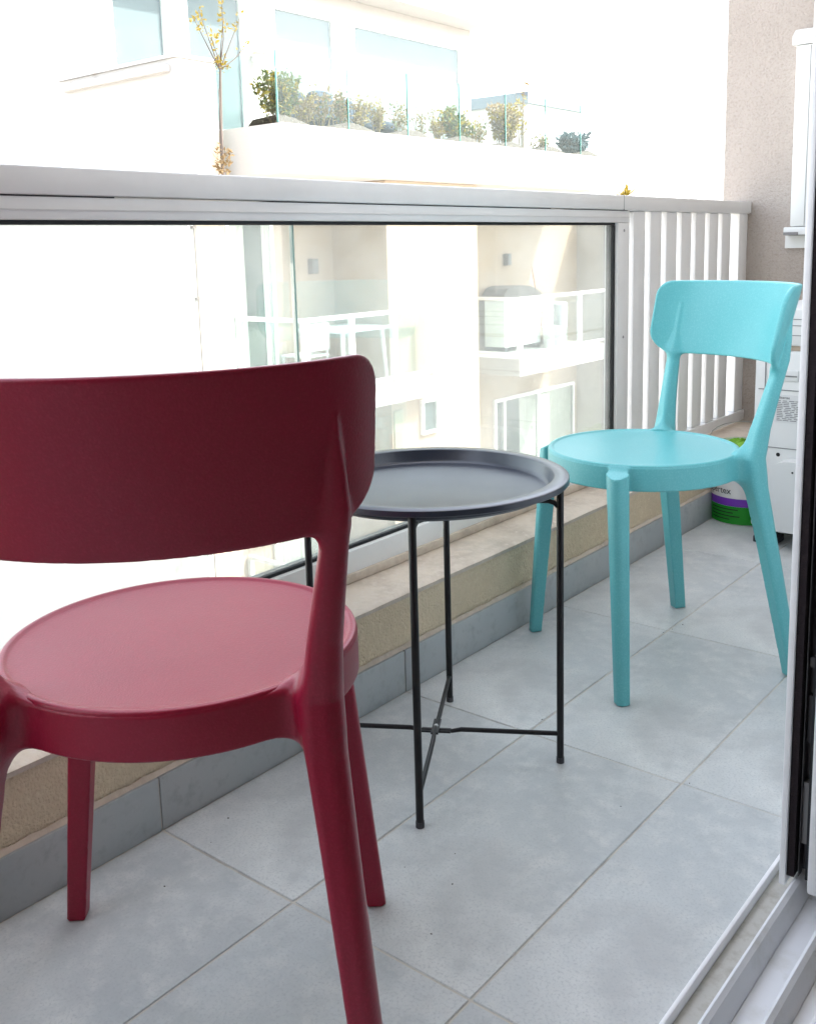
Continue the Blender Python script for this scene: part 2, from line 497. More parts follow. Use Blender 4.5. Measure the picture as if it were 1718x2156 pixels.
def window(X, y0, y1, z0, z1, splits=(), fw_=.05, back='dark_room', curtains=(), depth=.12, fdepth=.05):
    """frame mesh = part; panes, curtains, reveal = sub-parts. Faces +x."""
    mb = MB()
    mb.box(X + .002, X + fdepth, y0, y1, z1 - fw_, z1)
    mb.box(X + .002, X + fdepth, y0, y1, z0, z0 + fw_)
    cuts = [y0] + list(splits) + [y1]
    mb.box(X + .002, X + fdepth - .001, y0, y0 + fw_, z0 + fw_, z1 - fw_)
    mb.box(X + .002, X + fdepth - .001, y1 - fw_, y1, z0 + fw_, z1 - fw_)
    for s_ in splits:
        mb.box(X + .002, X + fdepth - .002, s_ - fw_ / 2, s_ + fw_ / 2, z0 + fw_, z1 - fw_)
    f = P_(mb.build('window', 'bframe', bld))
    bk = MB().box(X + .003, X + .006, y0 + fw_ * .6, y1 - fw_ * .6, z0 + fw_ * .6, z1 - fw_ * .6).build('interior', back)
    sub(bk, f)
    for a, b in zip(cuts[:-1], cuts[1:]):
        pn = MB().box(X + .030, X + .036, a + fw_ * .52, b - fw_ * .52, z0 + fw_ * 1.02, z1 - fw_ * 1.02).build('pane', 'window_glass')
        sub(pn, f)
    for (a, b) in curtains:
        n = max(8, int((b - a) * 40))
        vs, fs = [], []
        for i in range(n + 1):
            y = a + (b - a) * i / n
            dx = .016 + .008 * math.sin(i * 1.9) + .003 * math.sin(i * 0.7)
            vs += [(X + dx, y, z0 + fw_), (X + dx, y, z1 - fw_)]
        fs = [(2 * i, 2 * i + 2, 2 * i + 3, 2 * i + 1) for i in range(n)]
        c = MB().add(vs, fs).build('curtain', 'curtain')
        sub(c, f)
    return f

# upper recess window at left, with a curtain half drawn
window(XW, 8.42, 9.20, -.9, 1.55, (), .05, 'dark_room', ((8.47, 8.72), (9.02, 9.15)))
# penthouse windows with blinds
for (a, b, z0) in ((7.59, 8.43, 2.96), (8.69, 9.67, 2.4), (10.18, 11.41, 2.4), (11.79, 14.52, 2.4)):
    window(-9.2, a, b, z0, 4.19, (), .06, 'blind')
# lower floor: wide sliding door, small window, curtained doors
window(XW, 14.15, 16.85, -4.0, -1.74, (14.45, 15.55), .055, 'dark_room', ((14.95, 15.5), (15.6, 16.75)))
window(XP, 10.94, 11.32, -1.72, -1.23, (), .04, 'blind')
wallp('shutter', 'olive', XP + .002, XP + .02, 10.37, 10.56, -2.2, -1.30)
window(XW, 8.98, 10.30, -4.0, -1.55, (9.6,), .05, 'dark_room', ((9.05, 9.55), (9.66, 10.25)))
window(XW, 12.6, 13.6, -4.0, -1.8, (), .05, 'dark_room', ((12.7, 13.5),))

# balconies (slab = part, with fascia)
def balcony(y0, y1, zf, zrail):
    slab = wallp('balcony_slab', 'bwhite', XW + .003, XB, y0, y1, zf - .27, zf)
    rail = MB()
    t = .05
    rail.box(XB - t - .01, XB - .01, y0 + .012, y1 - .012, zrail - .05, zrail)           # front top
    rail.box(XW + .03, XB - t - .012, y0 + .012, y0 + .012 + t, zrail - .051, zrail - .001)  # side top
    rail.box(XB - t - .008, XB - .012, y0 + .07, y1 - .07, zf + .06, zf + .09)
    rail.box(XW + .03, XB - t - .012, y0 + .014, y0 + .010 + t, zf + .06, zf + .09)
    r = P_(rail.build('railing', 'bframe', bld))
    n = max(2, int(round((y1 - y0) / 1.0)))
    for i in range(n + 1):
        y = y0 + .012 + (y1 - y0 - .024 - .07) * i / n
        wd = .07 if i else .09
        sub(MB().box(XB - t - .013, XB - .007, y, y + wd, zf + .001, zrail - .052).build('post', 'bframe'), r)
        if i < n:
            y2 = y0 + .012 + (y1 - y0 - .024 - .07) * (i + 1) / n
            sub(MB().box(XB - .040, XB - .032, y + wd + .003, y2 - .003, zf + .092, zrail - .055).build('pane', 'far_glass'), r)
    sub(MB().box(XW + .004, XW + .06, y0 + .010, y0 + .066, zf + .001, zrail - .053).build('post', 'bframe'), r)
    sub(MB().box(XW + .065, XB - t - .02, y0 + .030, y0 + .038, zf + .092, zrail - .055).build('pane', 'far_glass'), r)
    return slab

balcony(8.50, 11.05, -.87, .085)
balcony(13.12, 16.0, -.87, .08)
balcony(8.50, 11.05, -4.0, -3.01)
balcony(13.12, 16.0, -4.0, -3.01)

# roof-terrace glass balustrade
bal = empty('glass_balustrade', (XB, 12, 2.3), 'frameless glass balustrade panels along the edge of the roof terrace opposite', 'balustrade')
py = [8.29, 9.45, 10.58, 11.71, 12.84, 13.95, 15.04, 16.10]
for a, b in zip(py[:-1], py[1:]):
    gp = P_(MB().box(XB - .045, XB - .033, a + .012, b - .012, 2.30, 3.075).build('glass_panel', 'far_glass', bal))
    e = sub(MB().box(XB - .046, XB - .032, a + .001, a + .011, 2.30, 3.076).build('glass_edge', 'glass_edge'), gp)
gp = P_(MB().box(-8.27, XB - .06, 8.294, 8.306, 2.30, 3.075).build('glass_panel', 'far_glass', bal))
sub(MB().box(XB - .058, XB - .047, 8.293, 8.307, 2.30, 3.076).build('glass_edge', 'glass_edge'), gp)
sub(MB().box(-8.281, -8.271, 8.293, 8.307, 2.30, 3.076).build('glass_edge', 'glass_edge'), gp)

# ---- gravel bed heaped behind the glass
random.seed(8)
mb = MB(); vs = []
n = 150
for i in range(n + 1):
    y = 8.33 + (16.0 - 8.33) * i / n
    h = .05 + .045 * math.sin(y * 5.4) + random.uniform(-.008, .008)
    vs += [(-7.17, y, 2.296), (-7.22, y, 2.30 + max(h, .01)), (-7.6, y, 2.30 + max(h, .01) * .8), (-7.7, y, 2.296)]
mb.add(vs, [(4 * i + j, 4 * i + 4 + j, 4 * i + 5 + j, 4 * i + 1 + j) for i in range(n) for j in range(3)])
gv = mb.build('gravel_bed', 'stone')
tag(gv, 'reddish gravel heaped along the foot of the terrace glass', 'gravel', kind='stuff')

# ---- plants on the terrace
def leaves(mb, rnd, c, rad, n, size, up_=.3):
    for _ in range(n):
        while True:
            q = Vector((rnd.uniform(-1, 1), rnd.uniform(-1, 1), rnd.uniform(-1, 1)))
            if q.length < 1 and rnd.random() < .35 + .65 * q.length:
                break
        p = Vector((c[0] + q.x * rad[0], c[1] + q.y * rad[1], c[2] + q.z * rad[2]))
        d = Vector((rnd.gauss(0, 1), rnd.gauss(0, 1), rnd.gauss(up_, .8))).normalized()
        s_ = d.cross(Vector((rnd.gauss(0, 1), rnd.gauss(0, 1), rnd.gauss(0, 1)))).normalized()
        L_ = size * rnd.uniform(.6, 1.4)
        nn = d.cross(s_) * L_ * .12
        mb.add([p, p + d * L_ * .5 + s_ * L_ * .24 + nn, p + d * L_, p + d * L_ * .5 - s_ * L_ * .24 + nn], [(0, 1, 2, 3)])

def shrub(y, z0, h, wdt, mats, label, seed, x=-7.45, dens=1.0, lsize=.07, group='plants on the roof terrace'):
    rnd = random.Random(seed)
    e = empty('terrace_plant', (x, y, z0), label, 'plant', group)
    st = MB()
    tips = []
    for k in range(int(9 * dens) + 4):
        a = rnd.uniform(0, 6.28); r = rnd.uniform(.1, 1) * wdt
        tip = Vector((math.cos(a) * r * .5, math.sin(a) * r, h * rnd.uniform(.6, 1.05)))
        b0 = Vector((math.cos(a) * r * .15, math.sin(a) * r * .45, 0))
        m_ = (b0 + tip) / 2 + Vector((rnd.gauss(0, .01), rnd.gauss(0, .02), 0))
        st.tube([b0, m_, tip], [.006, .005, .003], 5)
        tips.append((b0, tip))
    st.build('stem', 'leaf_dry', e, 60)
    f = MB()
    f2 = MB()
    for i, (b0, tp) in enumerate(tips):
        for k in range(5):
            t = .35 + .65 * k / 4
            p = b0.lerp(tp, t)
            leaves(f if (i + k) % 3 else f2, rnd, p, (.05, .07, .06), int(7 * dens), lsize)
    f.build('foliage', mats[0], e)
    f2.build('foliage', mats[1], e)
    return e

shrub(8.62, 2.33, .52, .34, ('leaf_green', 'leaf_yellow'), 'dense green and yellow shrub against the terrace glass corner', 1, dens=1.8)
shrub(9.30, 2.33, .45, .30, ('leaf_dry', 'leaf_green'), 'dry straw-coloured plant in front of the first navy cushion', 2, dens=.8, lsize=.05)
shrub(9.95, 2.33, .42, .28, ('leaf_dry', 'leaf_yellow'), 'pale dry plant between the second and third navy cushions', 3, dens=.8, lsize=.05)
shrub(10.75, 2.33, .40, .30, ('leaf_dry', 'leaf_green'), 'thin dry plant at the right end of the navy cushions', 4, dens=.7, lsize=.05)
shrub(11.25, 2.33, .34, .25, ('leaf_dry', 'leaf_dry'), 'faint leafless plant just left of the round green bush', 5, dens=.5, lsize=.04)
shrub(12.05, 2.33, .42, .33, ('leaf_green', 'leaf_yellow'), 'round green bush behind the middle terrace glass panels', 6, dens=1.8)
shrub(13.25, 2.33, .58, .42, ('leaf_dry', 'leaf_yellow'), 'big orange-tipped bush near the right of the terrace', 7, dens=2.2)
shrub(13.75, 2.33, 1.10, .16, ('leaf_yellow', 'leaf_dry'), 'tall thin plant rising above the orange-tipped bush', 9, dens=.35)
for i, (y_, h_, w_, lab) in enumerate(((9.00, .42, .26, 'straggly dry plant just right of the terrace glass corner'), (9.62, .48, .24, 'dry plant standing before the tallest navy seat'),
        (10.35, .44, .26, 'dry plant standing before the third navy seat'), (12.55, .34, .28, 'thin straw-coloured plant right of the round green bush'), (11.62, .36, .24, 'low dry plant left of the round green bush'),
        (14.3, .24, .3, 'low sparse plant right of the orange-tipped bush'))):
    shrub(y_, 2.33, h_, w_, ('leaf_dry', 'leaf_green' if i % 2 else 'leaf_yellow'), lab, 30 + i, dens=.9, lsize=.05)
shrub(15.35, 2.33, .30, .38, ('leaf_blue', 'leaf_blue'), 'low bluish spiky plant at the right end of the terrace', 10, dens=1.6, lsize=.13)

# small tree rising at the left end of the terrace
rnd = random.Random(21)
tr = empty('small_tree', (-7.45, 7.72, 1.9), 'slender young tree with sparse yellow leaves at the left terrace corner', 'tree')
tk = MB().tube([(0, 0, -.6), (0, .0, .2), (.01, .02, .7), (0, .05, 1.0)], [.022, .020, .016, .012], 8)
br = []
for (ty, tz, tx) in ((-.36, 1.42, .03), (-.15, 1.25, .05), (.10, 1.45, -.03), (.28, 1.52, .05), (.42, 1.28, 0), (.05, 1.65, .02), (-.22, 1.52, -.04)):
    b0 = Vector((0, .04, .93)); tip = Vector((tx, ty + .05, tz))
    m_ = b0.lerp(tip, .5) + Vector((0, rnd.gauss(0, .02), -.03))
    tk.tube([b0, m_, tip], [.009, .006, .003], 6)
    br.append((b0, m_, tip))
tk.build('trunk', 'bark', tr, 60)
lf = MB()
for b0, m_, tip in br:
    for k in range(7):
        t = k / 6
        p = b0.lerp(m_, t) if k < 3 else m_.lerp(tip, t)
        leaves(lf, rnd, p, (.05, .06, .05), 5 if k > 1 else 1, .05)
lf.build('crown', 'leaf_yellow', tr)
# trailing plant hanging below it
e = empty('hanging_plant', (-7.30, 7.60, 1.7), 'small trailing plant hanging below the left terrace corner', 'plant')
st = MB().tube([(0, 0, .9), (0, .0, .4), (.01, .01, .1)], [.006, .006, .004], 5)
st.build('stem', 'bark', e)
lf = MB(); leaves(lf, rnd, (0, 0, .15), (.07, .09, .2), 90, .06); lf.build('foliage', 'leaf_dry', e)
# yucca top beyond the far terrace end
e = empty('yucca_plant', (-7.5, 17.37, 1.70), 'yellow-green spiky yucca peeping over the handrail beside the end wall', 'plant')
mb = MB()
for k in range(46):
    a = rnd.uniform(0, 6.28); el = rnd.uniform(.2, 1.45)
    d = Vector((math.cos(a) * math.cos(el), math.sin(a) * math.cos(el), math.sin(el)))
    s_ = d.cross(Vector((0, 0, 1))).normalized() * .016
    L_ = rnd.uniform(.18, .32)
    mb.add([-s_, s_, d * L_ * .6 + s_ * .8, d * L_ + Vector((0, 0, -.03)), d * L_ * .6 - s_ * .8], [(0, 1, 2, 3, 4)])
mb.build('foliage', 'leaf_yellow', e)
MB().tube([(0, 0, -.3), (0, 0, 0)], .04, 8).build('stem', 'bark', e)

# navy cushions of the terrace seating
def pillow(mb, c, s, p=3.0, n=20):
    k = len(mb.v)
    for i in range(n + 1):
        th = -math.pi / 2 + math.pi * i / n
        for j in range(2 * n):
            ph = 2 * math.pi * j / (2 * n)
            sg = lambda v: math.copysign(abs(v) ** (2 / p), v)
            mb.v.append((c[0] + s[0] * sg(math.cos(th)) * sg(math.cos(ph)), c[1] + s[1] * sg(math.cos(th)) * sg(math.sin(ph)), c[2] + s[2] * sg(math.sin(th))))
    for i in range(n):
        for j in range(2 * n):
            q = (j + 1) % (2 * n)
            mb.f.append((k + i * 2 * n + j, k + i * 2 * n + q, k + (i + 1) * 2 * n + q, k + (i + 1) * 2 * n + j))
for i, (y, zt, hw, nm) in enumerate(((9.50, 2.86, .21, 'leftmost'), (9.98, 2.90, .22, 'tallest, second'), (10.42, 2.84, .19, 'third'), (10.85, 2.80, .23, 'rightmost'))):
    e = empty('garden_seat', (-8.0, y, 2.30), f'navy cushioned garden seat on the roof terrace, {nm} of four', 'seat', 'navy seats on the roof terrace')
    mb = MB(); pillow(mb, (-.12, 0, (zt - 2.3) * .68), (.10, hw, (zt - 2.3) * .34)); mb.build('backrest', 'navy', e, 60)
    mb = MB(); pillow(mb, (.10, 0, .18), (.24, hw, .09)); mb.build('seat', 'navy', e, 60)
    MB().box(-.2, .3, -hw + .02, hw - .02, 0, .095).build('base', 'bframe', e)

# wall lantern under the penthouse roof
e = empty('wall_lantern', (-9.14, 9.85, 3.40), 'small wall lantern between two penthouse windows', 'lamp')
MB().lathe([(0, .11), (.10, .10), (.105, .085), (.06, .08), (.06, -.06), (.045, -.10), (0, -.105)], (.06, 0), 16).build('shade', 'terracotta', e, 40)
MB().box(-.058, 0, -.02, .02, 0, .04).build('bracket', 'bframe', e)

# things on the opposite balconies
for (y, z, which) in ((9.90, .66, 'left'), (14.57, .63, 'right')):
    e = empty('wall_lamp', (XW + .003, y, z), f'small box-shaped wall lamp inside the {which} opposite balcony', 'lamp', 'wall lamps on the opposite balconies')
    MB().box(0, .09, -.055, .055, -.10, .10).build('housing', 'dark_metal', e)
    MB().box(.092, .10, -.04, .04, -.085, .085).build('diffuser', 'blind', e)
e = empty('barbecue', (-8.0, 14.30, -.87), 'covered barbecue under a charcoal cover on the right opposite balcony', 'barbecue')
mb = MB()
prof = [(-.58, .86), (-.59, .90), (-.58, .95), (-.48, 1.04), (-.30, 1.08), (.15, 1.07), (.35, 1.02), (.52, .95), (.59, .90), (.58, .86)]
mb.prism(prof, 0, -.22, .22)
mb.build('cover', 'charcoal', e)
MB().box(-.20, .20, -.54, .54, .09, .857).build('cabinet', 'bframe', e)
for (yy, zz) in ((-.5, 0), (.5, 0)):
    MB().tube([(-.2, yy, .04), (.2, yy, .04)], .05, 10).build('wheel', 'rubber', e)
e = empty('broom', (-8.22, 15.42, -.87), 'red-handled broom leaning on the wall beside the covered barbecue', 'broom')
MB().tube([(.1, .03, .12), (-.06, -.08, 1.35)], .012, 8).build('handle', 'redwood', e)
MB().box(.02, .18, -.12, .18, 0, .13).build('bristles', 'charcoal', e)
e = empty('dustbin', (-7.75, 15.35, -.87), 'tall grey cylindrical bin on the right opposite balcony', 'bin')
MB().lathe([(0, 0), (.15, 0), (.16, .66), (.155, .68), (.0, .68)], (0, 0), 24).build('body', 'tin', e, 40)
MB().lathe([(.0, .75), (.13, .745), (.165, .71), (.165, .685), (0, .684)], (0, 0), 24).build('lid', 'tin', e, 40)
e = empty('white_bucket', (-7.6, 14.95, -.87), 'white bucket on the right opposite balcony floor beside the bin', 'bucket')
MB().lathe([(0, 0), (.16, 0), (.20, .34), (.21, .35), (.195, .345), (.155, .02), (0, .02)], (0, 0), 24).build('body', 'pail_white', e, 40)
MB().tube([(0, -.2, .33), (0, -.12, .46), (0, .12, .46), (0, .2, .33)], .006, 6).build('handle', 'wire', e)
e = empty('patio_table', (-7.72, 9.85, -.87), 'white square patio table on the left opposite balcony', 'table')
MB().box(-.4, .4, -.45, .45, .70, .74).build('top', 'bframe', e)
for sx in (-1, 1):
    for sy in (-1, 1):
        MB().tube([(sx * .33, sy * .38, .70), (sx * .36, sy * .42, 0)], [.03, .02], 8).build('leg', 'bframe', e)
for i, (yy, rz) in enumerate(((9.15, 1.57), (10.6, -1.57))):
    e = empty('patio_chair', (-7.75, yy, -.87), ('white patio chair on the left side of the opposite balcony table', 'white patio chair on the right side of the opposite balcony table')[i], 'chair', 'white patio chairs opposite', rz)
    MB().box(-.22, .22, -.22, .22, .42, .45, bev=.01).build('seat', 'bframe', e)
    MB().box(-.21, .21, -.24, -.21, .5, .84, bev=.01).build('backrest', 'bframe', e)
    for sx in (-1, 1):
        MB().tube([(sx * .19, .19, .42), (sx * .20, .21, 0)], .016, 8).build('leg', 'bframe', e)
        MB().tube([(sx * .19, -.225, .80), (sx * .19, -.2, .42), (sx * .20, -.24, 0)], .016, 8).build('leg', 'bframe', e)

# pale rooftop box far behind the right end of the terrace
ft = empty('rooftop_house', (-14, 25.6, 2.0), 'pale flat-roofed rooftop structure far behind the terrace', 'building')
MB().box(-2, 0, -1.4, 1.4, -6, 2.65).build('wall', 'oldwhite', ft)
MB().box(-2.1, .12, -1.55, 1.55, 2.652, 2.95).build('roof', 'blind', ft)
mb = MB().tube([(0, 0, 0), (0, 0, 4.2)], [.03, .02], 6)
an = mb.build('antenna_mast', 'bframe'); an.location = (-9.5, 23.0, -1.3)
tag(an, 'thin antenna mast standing against the sky near the end wall', 'antenna')

# ================================================================== BALCONY RAILING
XR = -.1244
rail = empty('balcony_railing', (XR - .02, 1.2, ZP), 'white balcony railing with glass panel and vertical pickets on the low wall', 'railing')
YG, YA = 2.906, -2.15
P_(MB().box(XR - .075, XR + .006, YA, 3.928, .9885, 1.0296, bev=.003).build('handrail', 'white_alu', rail, 40))
# thin packers leaving a slit under the handrail
for a, b in ((YA, 1.235), (1.575, 2.55), (2.66, 3.05)):
    P_(MB().box(XR - .05, XR - .008, a, b, .9862, .9884).build('packing_strip', 'dark_metal', rail))
# panel frame
fr_ = MB()
fr_.box(XR - .045, XR, YA, YG + .072, .9525, .986, bev=.002)
P_(fr_.build('top_bar', 'white_alu', rail, 40))
P_(MB().box(XR + .0004, XR + .0025, YA, YG + .07, .9665, .968).build('top_bar_groove', 'ac', rail))
P_(MB().box(XR - .045, XR, YG + .002, YG + .072, ZP + .001, .952, bev=.002).build('stile', 'white_alu', rail, 40))
P_(MB().box(XR - .046, XR + .001, YA, YG + .001, ZP + .001, .278, bev=.003).build('bottom_bar', 'white_alu', rail, 40))
P_(MB().box(XR - .02, XR + .008, YA, YG + .075, ZP + .0005, ZP + .020, bev=.003).build('reflection_strip', 'coping', rail, 40))  # coping-coloured strip standing in for the beige reflection on the bottom bar
gk = MB()
gk.box(XR - .034, XR - .010, YA, YG, .9455, .9522)
gk.box(XR - .034, XR - .010, YG - .008, YG + .0015, .2785, .945)
gk.box(XR - .034, XR - .010, YA, YG - .009, .2782, .2850)
P_(gk.build('gasket', 'gasket', rail))
JY = 1.630
for a, b in ((YA + .01, JY - .003), (JY + .003, YG - .009)):
    gp = P_(MB().box(XR - .026, XR - .018, a, b, .2855, .945).build('glass_pane', 'glass', rail))
sub(MB().box(XR - .0262, XR - .0178, JY - .0016, JY + .0016, .2856, .9449).build('glass_edge', 'joint'), gp)
# screws through the stile and bottom bar
for (yy_, zz_) in ((YG + .037, .93), (YG + .037, .62), (YG + .037, .31)):
    sc_ = MB().lathe([(.0001, .0016), (.0035, .0013), (.0045, 0)], (0, 0), 12).build('screw', 'wire', rail, 40)
    sc_.location = Vector((XR + .0002, yy_, zz_)) - Vector(rail.location)
    sc_.rotation_euler = (0, R_(90), 0)
P_(MB().box(XR - .0755, XR + .0065, 2.930, 2.9312, .9880, 1.0300).build('handrail_joint', 'ink_grey', rail))
# pickets
for k in range(8):
    y = 3.014 + .112 * k
    if k == 7:
        y = 3.842
    P_(MB().box(XR - .040, XR - .004, y, y + (.077 if k < 7 else .080), .262, .986, bev=.004).build('picket', 'white_alu', rail, 40))
P_(MB().box(XR - .046, XR + .002, YG + .0725, 3.929, ZP + .012, .2615, bev=.003).build('picket_bottom_bar', 'white_alu', rail, 40))
P_(MB().box(XR - .044, XR - .001, YG + .073, 3.929, .9862, .9884).build('picket_top_bar', 'white_alu', rail))

# ================================================================== CHAIRS (moulded plastic, one flowing surface split into its parts)
SC, SR, SZ = .035, .200, .468
def rbox2(u, v, h, r_out, r_in, r_side):
    r = np.where((u > 0) & (v > 0), r_out, np.where((u < 0) & (v < 0), r_in, r_side)) * h
    qx = np.abs(u) - h + r; qy = np.abs(v) - h + r
    return np.minimum(np.maximum(qx, qy), 0) + np.hypot(np.maximum(qx, 0), np.maximum(qy, 0)) - r

def lerpc(z, zs_, vs_):
    return np.interp(z, zs_, vs_)

def prims(x, y, z):
    ax = np.abs(x)
    # seat rim
    rho = np.hypot(x, y - SC)
    qa = np.abs(rho - (SR - .009)) - .009 + .003; qb = np.abs(z - .4405) - .0245 + .003
    rim = np.minimum(np.maximum(qa, qb), 0) + np.hypot(np.maximum(qa, 0), np.maximum(qb, 0)) - .003
    # front leg
    zt = [0, .46]
    cx = lerpc(z, zt, [.206, .155]); cy = lerpc(z, zt, [.195, .181]); h = lerpc(z, [0, .35, .46], [.0130, .0172, .0188])
    fl = rbox2(ax - cx, y - cy, h, 1.0, .08, .45)
    fl = np.maximum(np.maximum(fl, z - (.462 - .45 * np.maximum(np.hypot(ax, y - SC) - .196, 0))), -z)
    # rear leg running up into the back post
    zt = [0, .25, .40, .46, .52, .60, .66, .70, .745, .76]
    cx = lerpc(z, zt, [.216, .188, .1715, .169, .174, .185, .1937, .1940, .1928, .193])
    cy = lerpc(z, zt, [-.200, -.158, -.131, -.124, -.133, -.150, -.164, -.1706, -.1775, -.180])
    h = lerpc(z, [0, .3, .42, .46, .52, .60, .66, .70, .745, .76], [.0150, .0185, .0210, .0210, .0180, .0150, .0125, .0095, .0045, .003])
    rp = rbox2(ax - cx, cy - y, h, 1.0, lerpc(z, [.45, .55], [.10, .6]), lerpc(z, [.40, .55], [.45, .8]))
    rp = np.maximum(np.maximum(rp, z - .752), -z)
    # backrest band
    yy = y + (z - .66) * .30
    yc = .024; Rb = .26
    rr = np.hypot(x, yy - yc); th = np.arctan2(ax, -(yy - yc))
    s_ = th * Rb
    zlo = .639 + .0 * s_; zhi = .806
    zm = (zlo + zhi) / 2; hz = (zhi - zlo) / 2
    rc = np.clip(.050 - (z - .72) * .26, .034, .072)
    qx = s_ - (.276 + (z - .72) * .10) + rc; qz = np.abs(z - zm) - hz + rc
    d2 = np.minimum(np.maximum(qx, qz), 0) + np.hypot(np.maximum(qx, 0), np.maximum(qz, 0)) - rc
    dw = np.abs(rr - Rb) - .0052
    e_ = .004
    qa = d2 + e_; qb = dw + e_
    ba = np.minimum(np.maximum(qa, qb), 0) + np.hypot(np.maximum(qa, 0), np.maximum(qb, 0)) - e_
    return rim, fl, rp, ba

def smin(a, b, k):
    h = np.maximum(k - np.abs(a - b), 0) / k
    return np.minimum(a, b) - h * h * k * .25

def sdf(x, y, z):
    rim, fl, rp, ba = prims(x, y, z)
    d = smin(rp, ba, np.interp(z, [.645, .69], [.020, .005]))
    d = smin(d, smin(rim, fl, .012), .045)
    d = np.maximum(d, -z)
    return np.maximum(d, -(np.maximum(np.hypot(x, y - SC) - (SR - .012), .4635 - z)))   # keep the seat opening clear

def make_chair_meshes():
    hgr = .0032
    lo = np.array([-.266, -.300, -.008]); hi = np.array([.266, .250, .822])
    n = np.ceil((hi - lo) / hgr).astype(int) + 1
    gx = lo[0] + np.arange(n[0]) * hgr; gy = lo[1] + np.arange(n[1]) * hgr; gz = lo[2] + np.arange(n[2]) * hgr
    D = np.empty(n, np.float32)
    X, Y = np.meshgrid(gx, gy, indexing='ij')
    step = 12
    for k in range(0, n[2], step):
        zz = gz[k:k + step]
        D[:, :, k:k + step] = sdf(X[:, :, None], Y[:, :, None], np.broadcast_to(zz, (n[0], n[1], len(zz))).copy())
    S = D < 0
    cnt = np.zeros(n - 1, np.int8)
    for dx in (0, 1):
        for dy in (0, 1):
            for dz in (0, 1):
                cnt += S[dx:n[0] - 1 + dx, dy:n[1] - 1 + dy, dz:n[2] - 1 + dz]
    act = (cnt > 0) & (cnt < 8)
    idx = np.full(n - 1, -1, np.int64)
    cells = np.argwhere(act)
    idx[act] = np.arange(len(cells))
    acc = np.zeros((len(cells), 3)); num = np.zeros(len(cells))
    corners = [np.array((a, b, c)) for a in (0, 1) for b in (0, 1) for c in (0, 1)]
    for a in corners:
        for ax_ in range(3):
            if a[ax_]:
                continue
            b = a.copy(); b[ax_] = 1
            pa = cells + a; pb = cells + b
            da = D[tuple(pa.T)]; db = D[tuple(pb.T)]
            cr = (da < 0) != (db < 0)
            t = np.where(cr, da / np.where(cr, da - db, 1), 0)
            pos = pa.astype(float); pos[:, ax_] += t
            acc[cr] += pos[cr]; num[cr] += 1
    V = lo + hgr * acc / num[:, None]
    faces = []
    for ax_ in range(3):
        sl0 = [slice(None)] * 3; sl1 = [slice(None)] * 3
        sl0[ax_] = slice(0, -1); sl1[ax_] = slice(1, None)
        s0 = S[tuple(sl0)]; s1 = S[tuple(sl1)]
        ed = np.argwhere(s0 != s1)
        o1, o2 = [(1, 2), (2, 0), (0, 1)][ax_]
        ok = (ed[:, o1] > 0) & (ed[:, o2] > 0) & (ed[:, o1] < n[o1] - 1) & (ed[:, o2] < n[o2] - 1)
        ed = ed[ok]
        flip = s0[tuple(ed.T)]
        def cid(d1, d2):
            c = ed.copy(); c[:, o1] += d1; c[:, o2] += d2
            return idx[tuple(c.T)]
        q = np.stack([cid(-1, -1), cid(0, -1), cid(0, 0), cid(-1, 0)], 1)
        q[~flip] = q[~flip][:, ::-1]
        faces.append(q)
    Fc = np.concatenate(faces)
    def grad(P, e=.0006):
        g_ = np.stack([sdf(*(P + np.eye(3)[i] * e).T) - sdf(*(P - np.eye(3)[i] * e).T) for i in range(3)], 1) / (2 * e)
        return g_
    for _ in range(3):
        g_ = grad(V)
        d = sdf(*V.T)
        st = d[:, None] * g_ / np.maximum((g_ ** 2).sum(1), .25)[:, None]
        st = np.clip(st, -.0015, .0015)
        V = V - st
    N_ = grad(V, .0014)
    N_ /= np.maximum(np.linalg.norm(N_, axis=1), 1e-6)[:, None]
    cen = V[Fc].mean(1)
    pr = np.stack(prims(*cen.T), 1)
    cls = pr.argmin(1)
    cls[cls == 3] = 4
    cls[(cls == 2) & (cen[:, 2] > .468)] = 3
    side = cen[:, 0] > 0
    out = []
    for c, nm in ((0, 'seat_rim'), (1, 'leg'), (2, 'leg'), (3, 'back_post'), (4, 'backrest')):
        groups = [cls == c] if nm in ('seat_rim', 'backrest') else [(cls == c) & side, (cls == c) & ~side]
        for gmask in groups:
            ff = Fc[gmask]
            used, inv = np.unique(ff, return_inverse=True)
            ff2 = inv.reshape(-1, 4)
            me = bpy.data.meshes.new(nm)
            me.vertices.add(len(used)); me.vertices.foreach_set('co', V[used].astype(np.float32).ravel())
            me.loops.add(ff2.size); me.loops.foreach_set('vertex_index', ff2.astype(np.int32).ravel())
            me.polygons.add(len(ff2)); me.polygons.foreach_set('loop_start', (np.arange(len(ff2)) * 4).astype(np.int32))
            me.update(calc_edges=True)
            me.polygons.foreach_set('use_smooth', np.ones(len(ff2), bool))
            me.normals_split_custom_set_from_vertices([tuple(v) for v in N_[used]])
            me.materials.append(MT['red'])
            out.append((nm, me))
    # seat disc with a fine raised lip
    prof = [(0.0001, SZ - .0058), (.09, SZ - .0054), (.155, SZ - .0042), (.178, SZ - .0030), (.1865, SZ - .0022), (.1895, SZ - .0016), (.1908, SZ - .0002),
            (.1925, SZ + .0004), (.1965, SZ + .0003), (.1983, SZ - .0008), (.1990, SZ - .0030), (.1990, SZ - .0060), (.19, SZ - .012), (0.0001, SZ - .014)]
    mb = MB().lathe(prof, (0, SC), 128)
    me = bpy.data.meshes.new('seat'); me.from_pydata(mb.v, [], mb.f)
    bm = bmesh.new(); bm.from_mesh(me); bmesh.ops.recalc_face_normals(bm, faces=bm.faces); bm.to_mesh(me); bm.free()
    me.shade_smooth(); me.set_sharp_from_angle(angle=R_(50))
